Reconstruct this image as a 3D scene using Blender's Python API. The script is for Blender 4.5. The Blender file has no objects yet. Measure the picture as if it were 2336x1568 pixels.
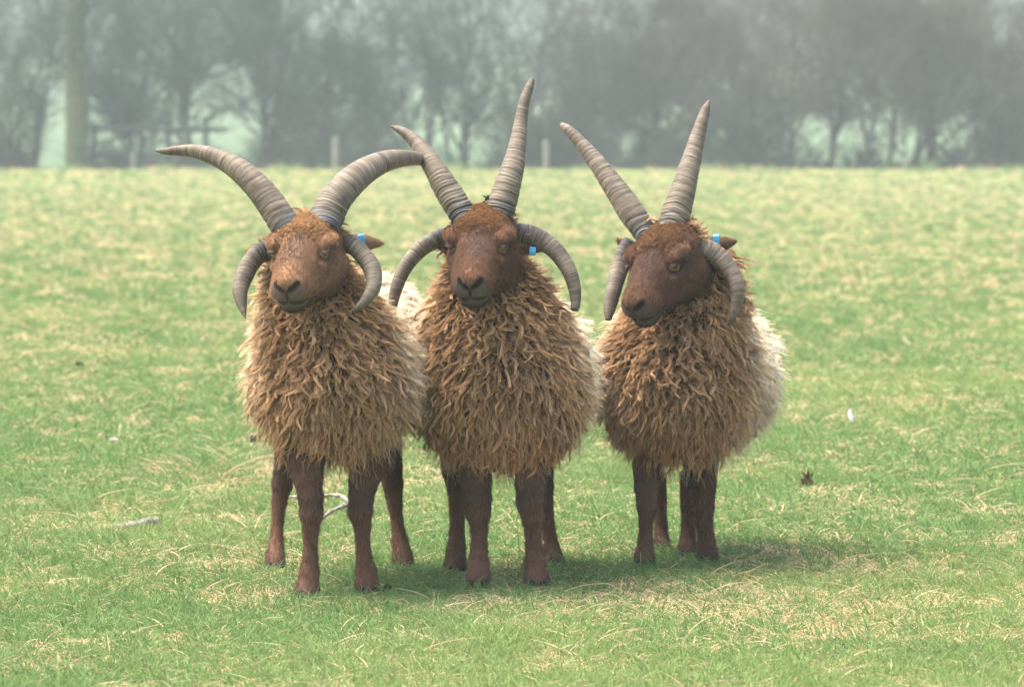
import bpy, math, numpy as np
from mathutils import Vector
rng = np.random.default_rng(7)
SC = bpy.context.scene
COL = SC.collection

# ------------------------------------------------------------------ camera, sky, sun, exposure
F, CX, CY, HZ, H = 11500.0, 1168.0, 784.0, 275.0, 1.12      # focal length etc. in units of a 2336 px wide frame
PITCH = math.atan((CY - HZ) / F)
cam = bpy.data.cameras.new('camera')
camo = bpy.data.objects.new('camera', cam); COL.objects.link(camo)
cam.sensor_width = 36.0; cam.lens = F / 2336 * 36
camo.location = (0, 0, H); camo.rotation_euler = (math.pi / 2 - PITCH, 0, 0)
cam.clip_start = 0.5; cam.clip_end = 4000
cam.dof.use_dof = True; cam.dof.focus_distance = 11.7; cam.dof.aperture_fstop = 9.0
SC.camera = camo

SUN_EL, SUN_AZ = math.radians(68), math.radians(-80)          # azimuth from +Y (away from camera), negative to the left
sd = Vector((math.sin(SUN_AZ) * math.cos(SUN_EL), math.cos(SUN_AZ) * math.cos(SUN_EL), math.sin(SUN_EL)))
world = bpy.data.worlds.new('World'); SC.world = world; world.use_nodes = True
wn = world.node_tree.nodes; wl = world.node_tree.links
sky = wn.new('ShaderNodeTexSky'); sky.sky_type = 'NISHITA'; sky.sun_disc = False
sky.sun_elevation = SUN_EL; sky.sun_rotation = SUN_AZ; sky.air_density = 1.0; sky.dust_density = 8.0; sky.ozone_density = .6
wl.new(sky.outputs[0], wn['Background'].inputs[0]); wn['Background'].inputs[1].default_value = 0.15
sun = bpy.data.lights.new('sun', 'SUN'); sun.energy = 1.5; sun.angle = math.radians(40); sun.color = (1.0, 0.93, 0.82)
suno = bpy.data.objects.new('sun', sun); COL.objects.link(suno)
suno.rotation_euler = sd.to_track_quat('Z', 'Y').to_euler(); suno.location = (-8, 6, 14)
SC.view_settings.view_transform = 'Standard'; SC.view_settings.look = 'None'
SC.view_settings.gamma = 1.0; SC.view_settings.use_curve_mapping = False
SC.view_settings.exposure = 1.92
SC.cycles.use_denoising = True
SC.cycles.max_bounces = 6; SC.cycles.diffuse_bounces = 2; SC.cycles.volume_bounces = 0; SC.cycles.transparent_max_bounces = 4
SC.cycles_curves.shape = 'RIBBONS'; SC.cycles_curves.subdivisions = 2

# ------------------------------------------------------------------ helpers
fwd = np.array([0, math.cos(PITCH), -math.sin(PITCH)]); upv = np.array([0, math.sin(PITCH), math.cos(PITCH)])
def W(px, py, Y):
    """photo direction (2336-wide units) met at distance Y in front of the camera"""
    d = fwd + np.array([1, 0, 0]) * (px - CX) / F + upv * (CY - py) / F
    return np.array([0, 0, H]) + d * (Y / d[1])
def G(px, py):
    d = fwd + np.array([1, 0, 0]) * (px - CX) / F + upv * (CY - py) / F
    return np.array([0, 0, H]) + d * (-H / d[2])
def Gz(px, py, z):
    d = fwd + np.array([1, 0, 0]) * (px - CX) / F + upv * (CY - py) / F
    return np.array([0, 0, H]) + d * ((z - H) / d[2])
def PXM(Y): return Y / F                                        # metres per unit at distance Y
def sstep(a, b, x):
    t = np.clip((x - a) / (b - a), 0, 1); return t * t * (3 - 2 * t)
def nrm(v): return v / np.maximum(np.linalg.norm(v, axis=-1, keepdims=True), 1e-9)
_tab = np.random.default_rng(3).random(65536)
def vnoise(x, y, seed=0):
    xi = np.floor(x).astype(np.int64); yi = np.floor(y).astype(np.int64); fx = x - xi; fy = y - yi
    fx = fx * fx * (3 - 2 * fx); fy = fy * fy * (3 - 2 * fy)
    h = lambda a, b: _tab[(a * 7349 + b * 9157 + seed * 3571 + ((a * b) % 97) * 131) % 65536]
    return (h(xi, yi) * (1 - fx) + h(xi + 1, yi) * fx) * (1 - fy) + (h(xi, yi + 1) * (1 - fx) + h(xi + 1, yi + 1) * fx) * fy
def fbm(x, y, seed=0, o=3):
    s = 0; a = 1; t = 0
    for i in range(o):
        s = s + a * vnoise(x * 2 ** i, y * 2 ** i, seed + i); t += a; a *= .55
    return s / t
def tag(o, label=None, cat=None, group=None, kind=None):
    for k, v in (('label', label), ('category', cat), ('group', group), ('kind', kind)):
        if v: o[k] = v
    return o
def link(name, data, parent=None, mats=()):
    o = bpy.data.objects.new(name, data); COL.objects.link(o)
    for m in mats: data.materials.append(m)
    if parent: o.parent = parent
    return o
def empty(name, loc):
    o = bpy.data.objects.new(name, None); COL.objects.link(o); o.location = loc; o.empty_display_size = .1; return o
def meshobj(name, V, Fc, mat, parent=None, smooth=True, attrs=None, org=None):
    V = np.asarray(V, dtype=np.float64)
    if org is not None: V = V - np.asarray(org)
    me = bpy.data.meshes.new(name)
    if isinstance(Fc, np.ndarray):
        n = Fc.shape[1]
        me.vertices.add(len(V)); me.vertices.foreach_set('co', V.astype(np.float32).ravel())
        me.loops.add(Fc.size); me.loops.foreach_set('vertex_index', Fc.astype(np.int32).ravel())
        me.polygons.add(len(Fc)); me.polygons.foreach_set('loop_start', np.arange(0, Fc.size, n, dtype=np.int32))
        me.update(calc_edges=True); me.validate()
    else:
        me.from_pydata([tuple(v) for v in V], [], Fc)
    me.polygons.foreach_set('use_smooth', [smooth] * len(me.polygons))
    for k, a in (attrs or {}).items():
        a = np.asarray(a, dtype=np.float32)
        if a.ndim == 1:
            at = me.attributes.new(k, 'FLOAT', 'POINT'); at.data.foreach_set('value', a)
        else:
            at = me.attributes.new(k, 'FLOAT_COLOR', 'POINT'); at.data.foreach_set('color', a.ravel())
    me.update()
    return link(name, me, parent, [mat])
def curvesobj(name, P, R, C, mat, parent=None, org=None):
    """P (N,K,3) strands, R (N,K) radii, C (N,4) or (N,K,4) colours"""
    N, K = P.shape[:2]
    if org is not None: P = P - np.asarray(org)
    c = bpy.data.hair_curves.new(name); c.add_curves([K] * N)
    c.position_data.foreach_set('vector', P.astype(np.float32).ravel())
    a = c.attributes.new('radius', 'FLOAT', 'POINT'); a.data.foreach_set('value', np.broadcast_to(R, (N, K)).astype(np.float32).ravel())
    if C.ndim == 2:
        a = c.attributes.new('col', 'FLOAT_COLOR', 'CURVE')
    else:
        a = c.attributes.new('col', 'FLOAT_COLOR', 'POINT')
    a.data.foreach_set('color', C.astype(np.float32).ravel())
    return link(name, c, parent, [mat])
def tube(path, rad, n=12, cap=True, flat=None):
    """loft rings along a path -> V, quads"""
    path = np.asarray(path, float); rad = np.asarray(rad, float)
    T = nrm(np.gradient(path, axis=0)); ref = np.array([0, 1.0, 0.13]); 
    V = []; ang = np.linspace(0, 2 * np.pi, n, endpoint=False)
    for p, t, r in zip(path, T, rad):
        a = np.cross(t, ref); a /= max(np.linalg.norm(a), 1e-6); b = np.cross(t, a)
        rr = r if np.ndim(r) else np.full(n, r)
        V.append(p + rr[:, None] * (np.cos(ang)[:, None] * a + np.sin(ang)[:, None] * b))
    V = np.concatenate(V); m = len(path); Fc = []
    i = np.arange(m - 1)[:, None] * n; j = np.arange(n)[None]; j2 = (j + 1) % n
    Fc = np.stack([i + j, i + j2, i + n + j2, i + n + j], -1).reshape(-1, 4)
    if cap:
        V = np.concatenate([V, path[:1], path[-1:]]); a, b = m * n, m * n + 1
        k = np.arange(n); k2 = (k + 1) % n
        Fc = np.concatenate([Fc, np.stack([np.full(n, a), k2, k, k], -1), np.stack([np.full(n, b), (m - 1) * n + k, (m - 1) * n + k2, (m - 1) * n + k2], -1)])
    return V, [tuple(dict.fromkeys(q)) for q in Fc.tolist()]
def spline(pts, n):
    """Catmull-Rom through rows of pts (any width)"""
    P = np.asarray(pts, float); P = np.vstack([2 * P[0] - P[1], P, 2 * P[-1] - P[-2]])
    u = np.linspace(0, len(pts) - 1 - 1e-6, n); i = u.astype(int); t = (u - i)[:, None]
    p0, p1, p2, p3 = P[i], P[i + 1], P[i + 2], P[i + 3]
    return .5 * (2 * p1 + (p2 - p0) * t + (2 * p0 - 5 * p1 + 4 * p2 - p3) * t ** 2 + (3 * p1 - p0 - 3 * p2 + p3) * t ** 3)

# ------------------------------------------------------------------ materials
def newmat(name):
    m = bpy.data.materials.new(name); m.use_nodes = True
    return m, m.node_tree.nodes, m.node_tree.links, m.node_tree.nodes['Principled BSDF']
def strand_mat(name, rough=.8, spec=.15, sheen=0.0, trans=0.0):
    m, n, l, b = newmat(name)
    a = n.new('ShaderNodeAttribute'); a.attribute_name = 'col'
    l.new(a.outputs['Color'], b.inputs['Base Color']); b.inputs['Roughness'].default_value = rough
    b.inputs['Specular IOR Level'].default_value = spec
    if trans:
        t = n.new('ShaderNodeBsdfTranslucent'); l.new(a.outputs['Color'], t.inputs['Color'])
        mx = n.new('ShaderNodeMixShader'); mx.inputs[0].default_value = trans
        l.new(b.outputs[0], mx.inputs[1]); l.new(t.outputs[0], mx.inputs[2]); l.new(mx.outputs[0], n['Material Output'].inputs['Surface'])
    return m
def ramp(n, stops):
    r = n.new('ShaderNodeValToRGB'); e = r.color_ramp.elements
    e[0].position, e[0].color = stops[0][0], (*stops[0][1], 1); e[1].position, e[1].color = stops[-1][0], (*stops[-1][1], 1)
    for p, c in stops[1:-1]:
        x = e.new(p); x.color = (*c, 1)
    return r
def plain(name, stops, scale=20, rough=.7, bump=.3, spec=.3, detail=6):
    m, n, l, b = newmat(name)
    tc = n.new('ShaderNodeTexCoord'); nz = n.new('ShaderNodeTexNoise'); nz.inputs['Scale'].default_value = scale; nz.inputs['Detail'].default_value = detail
    l.new(tc.outputs['Object'], nz.inputs['Vector']); r = ramp(n, stops); l.new(nz.outputs[0], r.inputs[0]); l.new(r.outputs[0], b.inputs['Base Color'])
    b.inputs['Roughness'].default_value = rough; b.inputs['Specular IOR Level'].default_value = spec
    bp = n.new('ShaderNodeBump'); bp.inputs['Strength'].default_value = bump; bp.inputs['Distance'].default_value = .02
    l.new(nz.outputs[0], bp.inputs['Height']); l.new(bp.outputs[0], b.inputs['Normal'])
    return m

M_wool = strand_mat('wool', .9, .06)
M_fur = strand_mat('short_fur', .75, .2)
M_grass = strand_mat('grass_blades', .6, .25, trans=.25)
M_twig = strand_mat('twigs', .9, .1)
# ground: soil and thatch under the blades, green field farther away
M_ground, n, l, b = newmat('field_ground')
tc = n.new('ShaderNodeTexCoord')
n1 = n.new('ShaderNodeTexNoise'); n1.inputs['Scale'].default_value = .9; n1.inputs['Detail'].default_value = 8; n1.inputs['Roughness'].default_value = .65
n2 = n.new('ShaderNodeTexNoise'); n2.inputs['Scale'].default_value = 14; n2.inputs['Detail'].default_value = 6
l.new(tc.outputs['Object'], n1.inputs['Vector']); l.new(tc.outputs['Object'], n2.inputs['Vector'])
r1 = ramp(n, [(.36, (.085, .14, .035)), (.5, (.15, .19, .055)), (.62, (.30, .26, .125))])
r2 = ramp(n, [(.3, (.4, .4, .36)), (.7, (.95, .95, .9))])
l.new(n1.outputs[0], r1.inputs[0]); l.new(n2.outputs[0], r2.inputs[0])
mx = n.new('ShaderNodeMix'); mx.data_type = 'RGBA'; mx.blend_type = 'MULTIPLY'; mx.inputs[0].default_value = 1
l.new(r1.outputs[0], mx.inputs[6]); l.new(r2.outputs[0], mx.inputs[7]); l.new(mx.outputs[2], b.inputs['Base Color'])
b.inputs['Roughness'].default_value = .95; b.inputs['Specular IOR Level'].default_value = .1
# horn
def horn_mat():
    m, n, l, b = newmat('horn')
    at = n.new('ShaderNodeAttribute'); at.attribute_name = 'along'       # metres from the base
    ar = n.new('ShaderNodeAttribute'); ar.attribute_name = 'ring'        # growth-ring relief
    tc = n.new('ShaderNodeTexCoord')
    nz = n.new('ShaderNodeTexNoise'); nz.inputs['Scale'].default_value = 60; nz.inputs['Detail'].default_value = 6; 
    ml = n.new('ShaderNodeMath'); ml.operation = 'MULTIPLY'; ml.inputs[1].default_value = 3.2; l.new(at.outputs['Fac'], ml.inputs[0])
    cb = n.new('ShaderNodeCombineXYZ'); l.new(ml.outputs[0], cb.inputs[0]); va = n.new('ShaderNodeVectorMath'); va.operation = 'MULTIPLY_ADD'; va.inputs[1].default_value = (.35, .35, .35)
    l.new(tc.outputs['Object'], va.inputs[0]); l.new(cb.outputs[0], va.inputs[2]); l.new(va.outputs[0], nz.inputs['Vector'])
    r1 = ramp(n, [(.2, (.072, .059, .044)), (.5, (.155, .130, .098)), (.85, (.29, .25, .195))]); 
    ad = n.new('ShaderNodeMath'); ad.operation = 'MULTIPLY_ADD'; ad.inputs[1].default_value = .20; l.new(ar.outputs['Fac'], ad.inputs[0]); l.new(nz.outputs[0], ad.inputs[2])
    sb = n.new('ShaderNodeMath'); sb.operation = 'SUBTRACT'; sb.inputs[1].default_value = .08; l.new(ad.outputs[0], sb.inputs[0]); l.new(sb.outputs[0], r1.inputs[0])
    # fresh blue-grey horn at the root
    r2 = ramp(n, [(.0, (1, 1, 1)), (.045, (.9, .9, .9)), (.09, (0, 0, 0))]); ja = n.new('ShaderNodeMath'); ja.operation = 'MULTIPLY_ADD'; ja.inputs[1].default_value = .05; l.new(nz.outputs[0], ja.inputs[0]); l.new(at.outputs['Fac'], ja.inputs[2]); l.new(ja.outputs[0], r2.inputs[0])
    base = ramp(n, [(.3, (.022, .024, .027)), (.55, (.062, .066, .070)), (.85, (.19, .195, .195))]); l.new(ad.outputs[0], base.inputs[0])
    mx = n.new('ShaderNodeMix'); mx.data_type = 'RGBA'; l.new(r2.outputs[0], mx.inputs[0]); l.new(r1.outputs[0], mx.inputs[6]); l.new(base.outputs[0], mx.inputs[7])
    n3 = n.new('ShaderNodeTexNoise'); n3.inputs['Scale'].default_value = 26; n3.inputs['Detail'].default_value = 5; l.new(tc.outputs['Object'], n3.inputs['Vector'])
    r3 = ramp(n, [(.32, (.62, .6, .58)), (.5, (.95, .94, .92)), (.7, (1.2, 1.19, 1.16))]); l.new(n3.outputs[0], r3.inputs[0])
    mm = n.new('ShaderNodeMix'); mm.data_type = 'RGBA'; mm.blend_type = 'MULTIPLY'; mm.inputs[0].default_value = .8; l.new(mx.outputs[2], mm.inputs[6]); l.new(r3.outputs[0], mm.inputs[7]); mx = mm
    tp = n.new('ShaderNodeAttribute'); tp.attribute_name = 'tip'
    mt = n.new('ShaderNodeMix'); mt.data_type = 'RGBA'; mt.blend_type = 'MULTIPLY'; l.new(tp.outputs['Fac'], mt.inputs[0]); l.new(mx.outputs[2], mt.inputs[6]); mt.inputs[7].default_value = (.62, .62, .64, 1)
    l.new(mt.outputs[2], b.inputs['Base Color']); b.inputs['Roughness'].default_value = .62; b.inputs['Specular IOR Level'].default_value = .3
    bp = n.new('ShaderNodeBump'); bp.inputs['Strength'].default_value = .6; bp.inputs['Distance'].default_value = .004
    l.new(nz.outputs[0], bp.inputs['Height']); l.new(bp.outputs[0], b.inputs['Normal'])
    return m
M_horn = horn_mat()
# body skin/coat under the hair
M_body, n, l, b = newmat('coat')
a = n.new('ShaderNodeAttribute'); a.attribute_name = 'col'; l.new(a.outputs['Color'], b.inputs['Base Color'])
b.inputs['Roughness'].default_value = .8; b.inputs['Specular IOR Level'].default_value = .2
M_eye, n, l, b = newmat('eye')
tc = n.new('ShaderNodeTexCoord'); sp = n.new('ShaderNodeSeparateXYZ'); l.new(tc.outputs['Object'], sp.inputs[0])
def mth(op, a=None, v=None):
    m = n.new('ShaderNodeMath'); m.operation = op
    if a is not None: l.new(a, m.inputs[0])
    if v is not None: m.inputs[1].default_value = v
    return m
zx = mth('MULTIPLY', sp.outputs['X'], .42); zz = mth('MULTIPLY', sp.outputs['Z'], 1.0)
p1 = mth('POWER', zx.outputs[0], 2); p2 = mth('POWER', zz.outputs[0], 2); ad = mth('ADD', p1.outputs[0]); l.new(p2.outputs[0], ad.inputs[1]); sq = mth('SQRT', ad.outputs[0])
rr = ramp(n, [(.0, (.008, .007, .006)), (.0018, (.01, .008, .006)), (.0026, (.15, .09, .04))]); l.new(sq.outputs[0], rr.inputs[0]); l.new(rr.outputs[0], b.inputs['Base Color'])
b.inputs['Roughness'].default_value = .12; b.inputs['Coat Weight'].default_value = .2
M_tag = plain('blue_tag_plastic', [(.3, (.05, .33, .62)), (.7, (.08, .42, .72))], 30, .35, .05, .5)
M_hoof = plain('hoof_horn', [(.3, (.012, .010, .009)), (.7, (.03, .026, .022))], 60, .8, .3, .1)
M_bark = plain('bark', [(.3, (.03, .032, .026)), (.5, (.055, .058, .045)), (.72, (.09, .105, .06))], 7, .9, .8, .1)
M_moss = plain('mossy_bark', [(.3, (.05, .06, .03)), (.6, (.09, .115, .045))], 5, .95, .8, .1)
M_post = plain('weathered_post', [(.3, (.16, .16, .13)), (.7, (.27, .27, .22))], 12, .9, .5, .1)
M_rail = plain('dark_rail', [(.3, (.035, .04, .033)), (.7, (.07, .08, .06))], 8, .9, .5, .1)
M_stick = plain('bleached_stick', [(.3, (.12, .105, .085)), (.7, (.27, .245, .205))], 40, .85, .5, .2)
M_log = plain('grey_stick', [(.3, (.1, .09, .075)), (.7, (.3, .27, .23))], 50, .9, .8, .1)
M_leaf = plain('dead_leaf', [(.3, (.05, .022, .008)), (.7, (.12, .055, .02))], 60, .8, .4, .2)
M_feather = plain('feather', [(.3, (.75, .75, .74)), (.7, (.85, .85, .84))], 80, .8, .2, .2)
M_stone = plain('pale_stone', [(.3, (.2, .18, .15)), (.7, (.36, .33, .28))], 60, .9, .5, .2)
M_mossbit = plain('dark_moss', [(.3, (.01, .014, .008)), (.7, (.03, .04, .02))], 60, .95, .5, .1)
M_dung = plain('dung', [(.3, (.015, .012, .009)), (.7, (.04, .033, .025))], 60, .8, .5, .2)

# ------------------------------------------------------------------ ground: one sheet to the horizon, rising into low hills beyond the hedge
def ground_z(x, y):
    near = (fbm(x * .55, y * .55, 11) - .5) * .05 * sstep(14.5, 22, y) + (fbm(x * 2.3, y * 2.3, 21) - .5) * .02 * sstep(14.5, 18, y)
    bank = sstep(84, 103, y) * .10 - sstep(106.5, 110, y) * .25
    hill = np.clip((y - 116) / 300, 0, None) ** 1.25 * 5.2 * (.85 + .3 * fbm(x * .006 + 9, y * .004, 31)) 
    hill = np.where(y > 650, np.maximum(hill, 0) + (np.clip(y, 650, 2200) - 650) * .012, hill)
    return near + bank + hill
ys = np.concatenate([np.arange(-20, 9, 4), np.arange(9, 30, .16), np.arange(30, 120, .8), np.geomspace(120, 2400, 60)])
us = np.linspace(-1, 1, 161); us = np.sign(us) * np.abs(us) ** 1.6
yy, uu = np.meshgrid(ys, us, indexing='ij'); xx = uu * (14 + np.clip(yy, 0, None) * .9)
V = np.stack([xx, yy, ground_z(xx, yy)], -1).reshape(-1, 3)
R_, C_ = yy.shape; i = np.arange(R_ - 1)[:, None] * C_ + np.arange(C_ - 1)[None]
Q = np.stack([i, i + 1, i + C_ + 1, i + C_], -1).reshape(-1, 4)
cut = int(np.searchsorted(ys, 121)) * (C_ - 1)
tag(meshobj('ground', V, Q[:cut], M_ground), kind='structure')
M_hill = plain('hill_pasture', [(.35, (.05, .085, .045)), (.65, (.085, .125, .07))], .02, .95, .1, .05)
tag(meshobj('hills', V, Q[cut:], M_hill), kind='structure')

# ------------------------------------------------------------------ sheep: distance field -> one continuous skin
def sd_ell(p, c, r):
    q = (p - c) ; k0 = np.sqrt(((q / r) ** 2).sum(-1)); k1 = np.sqrt(((q / (np.asarray(r) ** 2)) ** 2).sum(-1))
    return k0 * (k0 - 1) / np.maximum(k1, 1e-6)
def sd_cone(p, a, b, ra, rb):
    ab = b - a; t = np.clip(((p - a) @ ab) / (ab @ ab), 0, 1)
    return np.sqrt(((p - a - t[..., None] * ab) ** 2).sum(-1)) - (ra + (rb - ra) * t)
def smin(a, b, k):
    h = np.clip(.5 + .5 * (b - a) / k, 0, 1); return b * (1 - h) + a * h - k * h * (1 - h)
def smax(a, b, k): return -smin(-a, -b, k)

HEADP = [  # kind, data in head frame (forward, up, side), blend
    ('e', (-.035, .008, 0), (.080, .054, .068), .01),
    ('c', (.015, -.006, 0), (.122, -.022, 0), .060, .0395, .02),
    ('c', (-.025, -.048, .03), (.105, -.048, .012), .05, .030, .02), ('c', (-.025, -.048, -.03), (.105, -.048, -.012), .05, .030, .02),
    ('e', (.020, .028, .056), (.034, .017, .022), .014), ('e', (.020, .028, -.056), (.034, .017, .022), .014),
    ('e', (.142, -.036, 0), (.036, .034, .043), .016), ('e', (.162, -.016, 0), (.02, .02, .029), .012),
    ('e', (.132, -.072, 0), (.033, .021, .029), .014),
    ('e', (.045, -.012, .052), (.03, .012, .014), .012), ('e', (.045, -.012, -.052), (.03, .012, .014), .012),
    ('e', (.046, .0165, .060), (.022, .005, .012), .006), ('e', (.046, .0165, -.060), (.022, .005, .012), .006)]
HEADCUT = [
    ('c', (.186, -.029, .004), (.170, -.009, .029), .0045, .0060), ('c', (.186, -.029, -.004), (.170, -.009, -.029), .0045, .0060),
    ('c', (.184, -.03, 0), (.177, -.056, 0), .0025, .0025),
    ('c', (.181, -.0575, 0), (.150, -.062, .037), .0042, .0042), ('c', (.181, -.0575, 0), (.150, -.062, -.037), .0042, .0042),
    ('c', (.150, -.062, .037), (.105, -.056, .047), .0042, .003), ('c', (.150, -.062, -.037), (.105, -.056, -.047), .0042, .003),
    ('e', (.052, .0065, .067), (.0150, .0048, .022)), ('e', (.052, .0065, -.067), (.0150, .0048, .022))]
def head_sdf(q):
    A = np.array; d = None
    for pr in HEADP:
        v = sd_ell(q, A(pr[1]), pr[2]) if pr[0] == 'e' else sd_cone(q, A(pr[1]), A(pr[2]), pr[3], pr[4])
        d = v if d is None else smin(d, v, pr[-1])
    return d
def head_cut(q, d):
    A = np.array
    for pr in HEADCUT:
        v = sd_ell(q, A(pr[1]), pr[2]) if pr[0] == 'e' else sd_cone(q, A(pr[1]), A(pr[2]), pr[3], pr[4])
        d = smax(d, -v, .004)
    return d
def surface_nets(D, org, h):
    nx, ny, nz = D.shape; S = D < 0
    cs = np.zeros((nx - 1, ny - 1, nz - 1), np.int8)
    for a in (0, 1):
        for b in (0, 1):
            for c in (0, 1): cs += S[a:nx - 1 + a, b:ny - 1 + b, c:nz - 1 + c]
    I = np.argwhere((cs > 0) & (cs < 8)); idx = np.full(cs.shape, -1, np.int32); idx[tuple(I.T)] = np.arange(len(I))
    acc = np.zeros((len(I), 3)); cnt = np.zeros(len(I))
    cor = [(a, b, c) for a in (0, 1) for b in (0, 1) for c in (0, 1)]
    for u in cor:
        for ax in range(3):
            if u[ax]: continue
            w = list(u); w[ax] = 1
            d0 = D[I[:, 0] + u[0], I[:, 1] + u[1], I[:, 2] + u[2]]; d1 = D[I[:, 0] + w[0], I[:, 1] + w[1], I[:, 2] + w[2]]
            m = (d0 < 0) != (d1 < 0); t = np.where(m, d0 / np.where(m, d0 - d1, 1), 0)
            p = np.array(u, float) + np.zeros((len(I), 3)); p[:, ax] += t
            acc[m] += p[m]; cnt[m] += 1
    V = (I + acc / cnt[:, None]) * h + org
    Q = []
    for ax in range(3):
        sl0 = [slice(None)] * 3; sl1 = [slice(None)] * 3; sl0[ax] = slice(0, -1); sl1[ax] = slice(1, None)
        s0, s1 = S[tuple(sl0)], S[tuple(sl1)]
        E = np.argwhere(s0 != s1); o1, o2 = (ax + 1) % 3, (ax + 2) % 3
        E = E[(E[:, o1] > 0) & (E[:, o2] > 0) & (E[:, o1] < D.shape[o1] - 1) & (E[:, o2] < D.shape[o2] - 1)]
        fl = s0[tuple(E.T)]
        def cell(a, b):
            e = E.copy(); e[:, o1] -= a; e[:, o2] -= b; return idx[tuple(e.T)]
        q = np.stack([cell(1, 1), cell(0, 1), cell(0, 0), cell(1, 0)], -1)
        q[~fl] = q[~fl][:, ::-1]; Q.append(q)
    return V, np.concatenate(Q)
def vnormals(V, Q):
    fn = np.cross(V[Q[:, 2]] - V[Q[:, 0]], V[Q[:, 3]] - V[Q[:, 1]]); N = np.zeros_like(V)
    for k in range(4): np.add.at(N, Q[:, k], fn)
    return nrm(N), np.linalg.norm(fn, axis=1) * .5

def build_sheep(S):
    D0 = S['D']; ps = PXM(D0)
    P3 = lambda px, py, dy: W(px, py, D0 + dy)
    base = np.array([*(W(S['cx'], 1300, D0 + .3)[:1]), D0 + .3, 0.0])
    root = empty('horned_sheep', base); tag(root, S['label'], 'sheep', 'horned rams standing in a row on the pasture')
    # head frame
    y, p, ro = (math.radians(v) for v in S['ypr'])
    hf = np.array([-math.sin(y) * math.cos(p), -math.cos(y) * math.cos(p), -math.sin(p)]); hr = np.array([math.cos(y), -math.sin(y), 0])
    hu = np.cross(hf, hr); hr, hu = hr * math.cos(ro) + hu * math.sin(ro), hu * math.cos(ro) - hr * math.sin(ro)
    O = P3(*S['eye']); HM = np.stack([hf, hu, hr], 1); hs = S.get('hs', 1.0)
    toh = lambda X: ((X - O) @ HM) / hs
    fromh = lambda q: O + (np.asarray(q) * hs) @ HM.T
    # legs (image coordinates -> depth from the ground each hoof stands on)
    legs = []
    for L in S['legs']:
        foot = G(L[-1][0], L[-1][1] + L['dz'] if isinstance(L, dict) else L[-1][1] + 6)
        Y0 = foot[1]; n = len(L); pts = []
        for k, (px, py, hw) in enumerate(L):
            t = 1 - k / (n - 1)
            hind = Y0 > D0 + .22
            off = (0.05 * math.sin(t * 2.9) if hind else 0.015 * math.sin(t * 6)) 
            c = W(px, py, Y0 + off); pts.append((c, max(hw - 1.5, 8) * (max(hw, 8) / 19) ** .5 * PXM(Y0)))
        c, r = pts[-1]; c = c.copy(); c[2] = max(.012, min(c[2], .03)); pts[-1] = (c, r)
        legs.append(pts)
    # ears
    ears = [(P3(*e[0]), P3(*e[1]), e[2] * ps) for e in S['ears']]
    h = .0042
    lo = np.array([1e9] * 3); hi = -lo
    body = [(np.array(P3(c[0], c[1], c[2])), np.array([c[3] * PXM(D0 + c[2]), c[5], c[4] * PXM(D0 + c[2])]), .06) for c in S['body']]
    for c, r, k in body: lo = np.minimum(lo, c - r); hi = np.maximum(hi, c + r)
    for pts in legs:
        for c, r in pts: lo = np.minimum(lo, c - r); hi = np.maximum(hi, c + r)
    for q in ((.2, 0, 0), (-.12, .1, .1), (0, -.12, -.1)): lo = np.minimum(lo, fromh(q) - .03); hi = np.maximum(hi, fromh(q) + .03)
    for a, b_, w in ears: lo = np.minimum(lo, np.minimum(a, b_) - .03); hi = np.maximum(hi, np.maximum(a, b_) + .03)
    lo -= .03; hi += .03; lo[2] = max(lo[2], -.02)
    n = np.ceil((hi - lo) / h).astype(int) + 1
    D = np.full(n, .2, np.float32); DL = np.full(n, .2, np.float32)
    ax = [lo[i] + h * np.arange(n[i]) for i in range(3)]
    def sub(a, b):
        i0 = np.clip(((a - lo) / h).astype(int), 0, n - 1); i1 = np.clip(((b - lo) / h).astype(int) + 2, 1, n)
        sl = tuple(slice(i0[k], i1[k]) for k in range(3))
        g = np.stack(np.meshgrid(*[ax[k][sl[k]] for k in range(3)], indexing='ij'), -1); return sl, g
    for c, r, k in body:
        sl, g = sub(c - r - .09, c + r + .09); D[sl] = smin(D[sl], sd_ell(g, c, r), k)
    for (a, ra, b_, rb) in [(P3(*q[0:3]), q[3] * ps, P3(*q[4:7]), q[7] * ps) for q in S['neck']]:
        m = max(ra, rb) + .08; sl, g = sub(np.minimum(a, b_) - m, np.maximum(a, b_) + m); D[sl] = smin(D[sl], sd_cone(g, a, b_, ra, rb), .05)
    for pts in legs:
        dl = None
        for (a, ra), (b_, rb) in zip(pts[:-1], pts[1:]):
            m = max(ra, rb) + .05; sl, g = sub(np.minimum(a, b_) - m, np.maximum(a, b_) + m)
            DL[sl] = smin(DL[sl], sd_cone(g, a, b_, ra, rb), .006)
    D = smin(D, DL, .03).astype(np.float32)
    sl, g = sub(O - .27, O + .27); q = toh(g); hd = head_sdf(q) * hs
    d = smin(D[sl], hd, .025); D[sl] = head_cut(q, d / hs) * hs
    for a, b_, w in ears:
        m = .06; sl, g = sub(np.minimum(a, b_) - m, np.maximum(a, b_) + m)
        u = b_ - a; L = np.linalg.norm(u); u = u / L; fy = np.array([.0, -1, .25]); fy -= u * (fy @ u); fy /= np.linalg.norm(fy); wv = np.cross(u, fy)
        s = ((g - a) @ u) / L; aa = (g - a) @ wv; bb = (g - a) @ fy
        ww = w * np.clip(np.sin(np.clip(s * .72 + .28, 0, 1) * np.pi) ** .8, .02, 1)
        de = np.maximum(np.sqrt((aa / ww) ** 2 + ((bb + (aa / w) ** 2 * .012) / .0065) ** 2) - 1, 0) * .0065 + np.minimum(np.sqrt((aa / ww) ** 2 + ((bb + (aa / w) ** 2 * .012) / .0065) ** 2) - 1, 0) * .0065
        de = np.maximum(de, np.maximum(-s - .1, s - 1) * L)
        D[sl] = smin(D[sl], de, .008)
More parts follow.
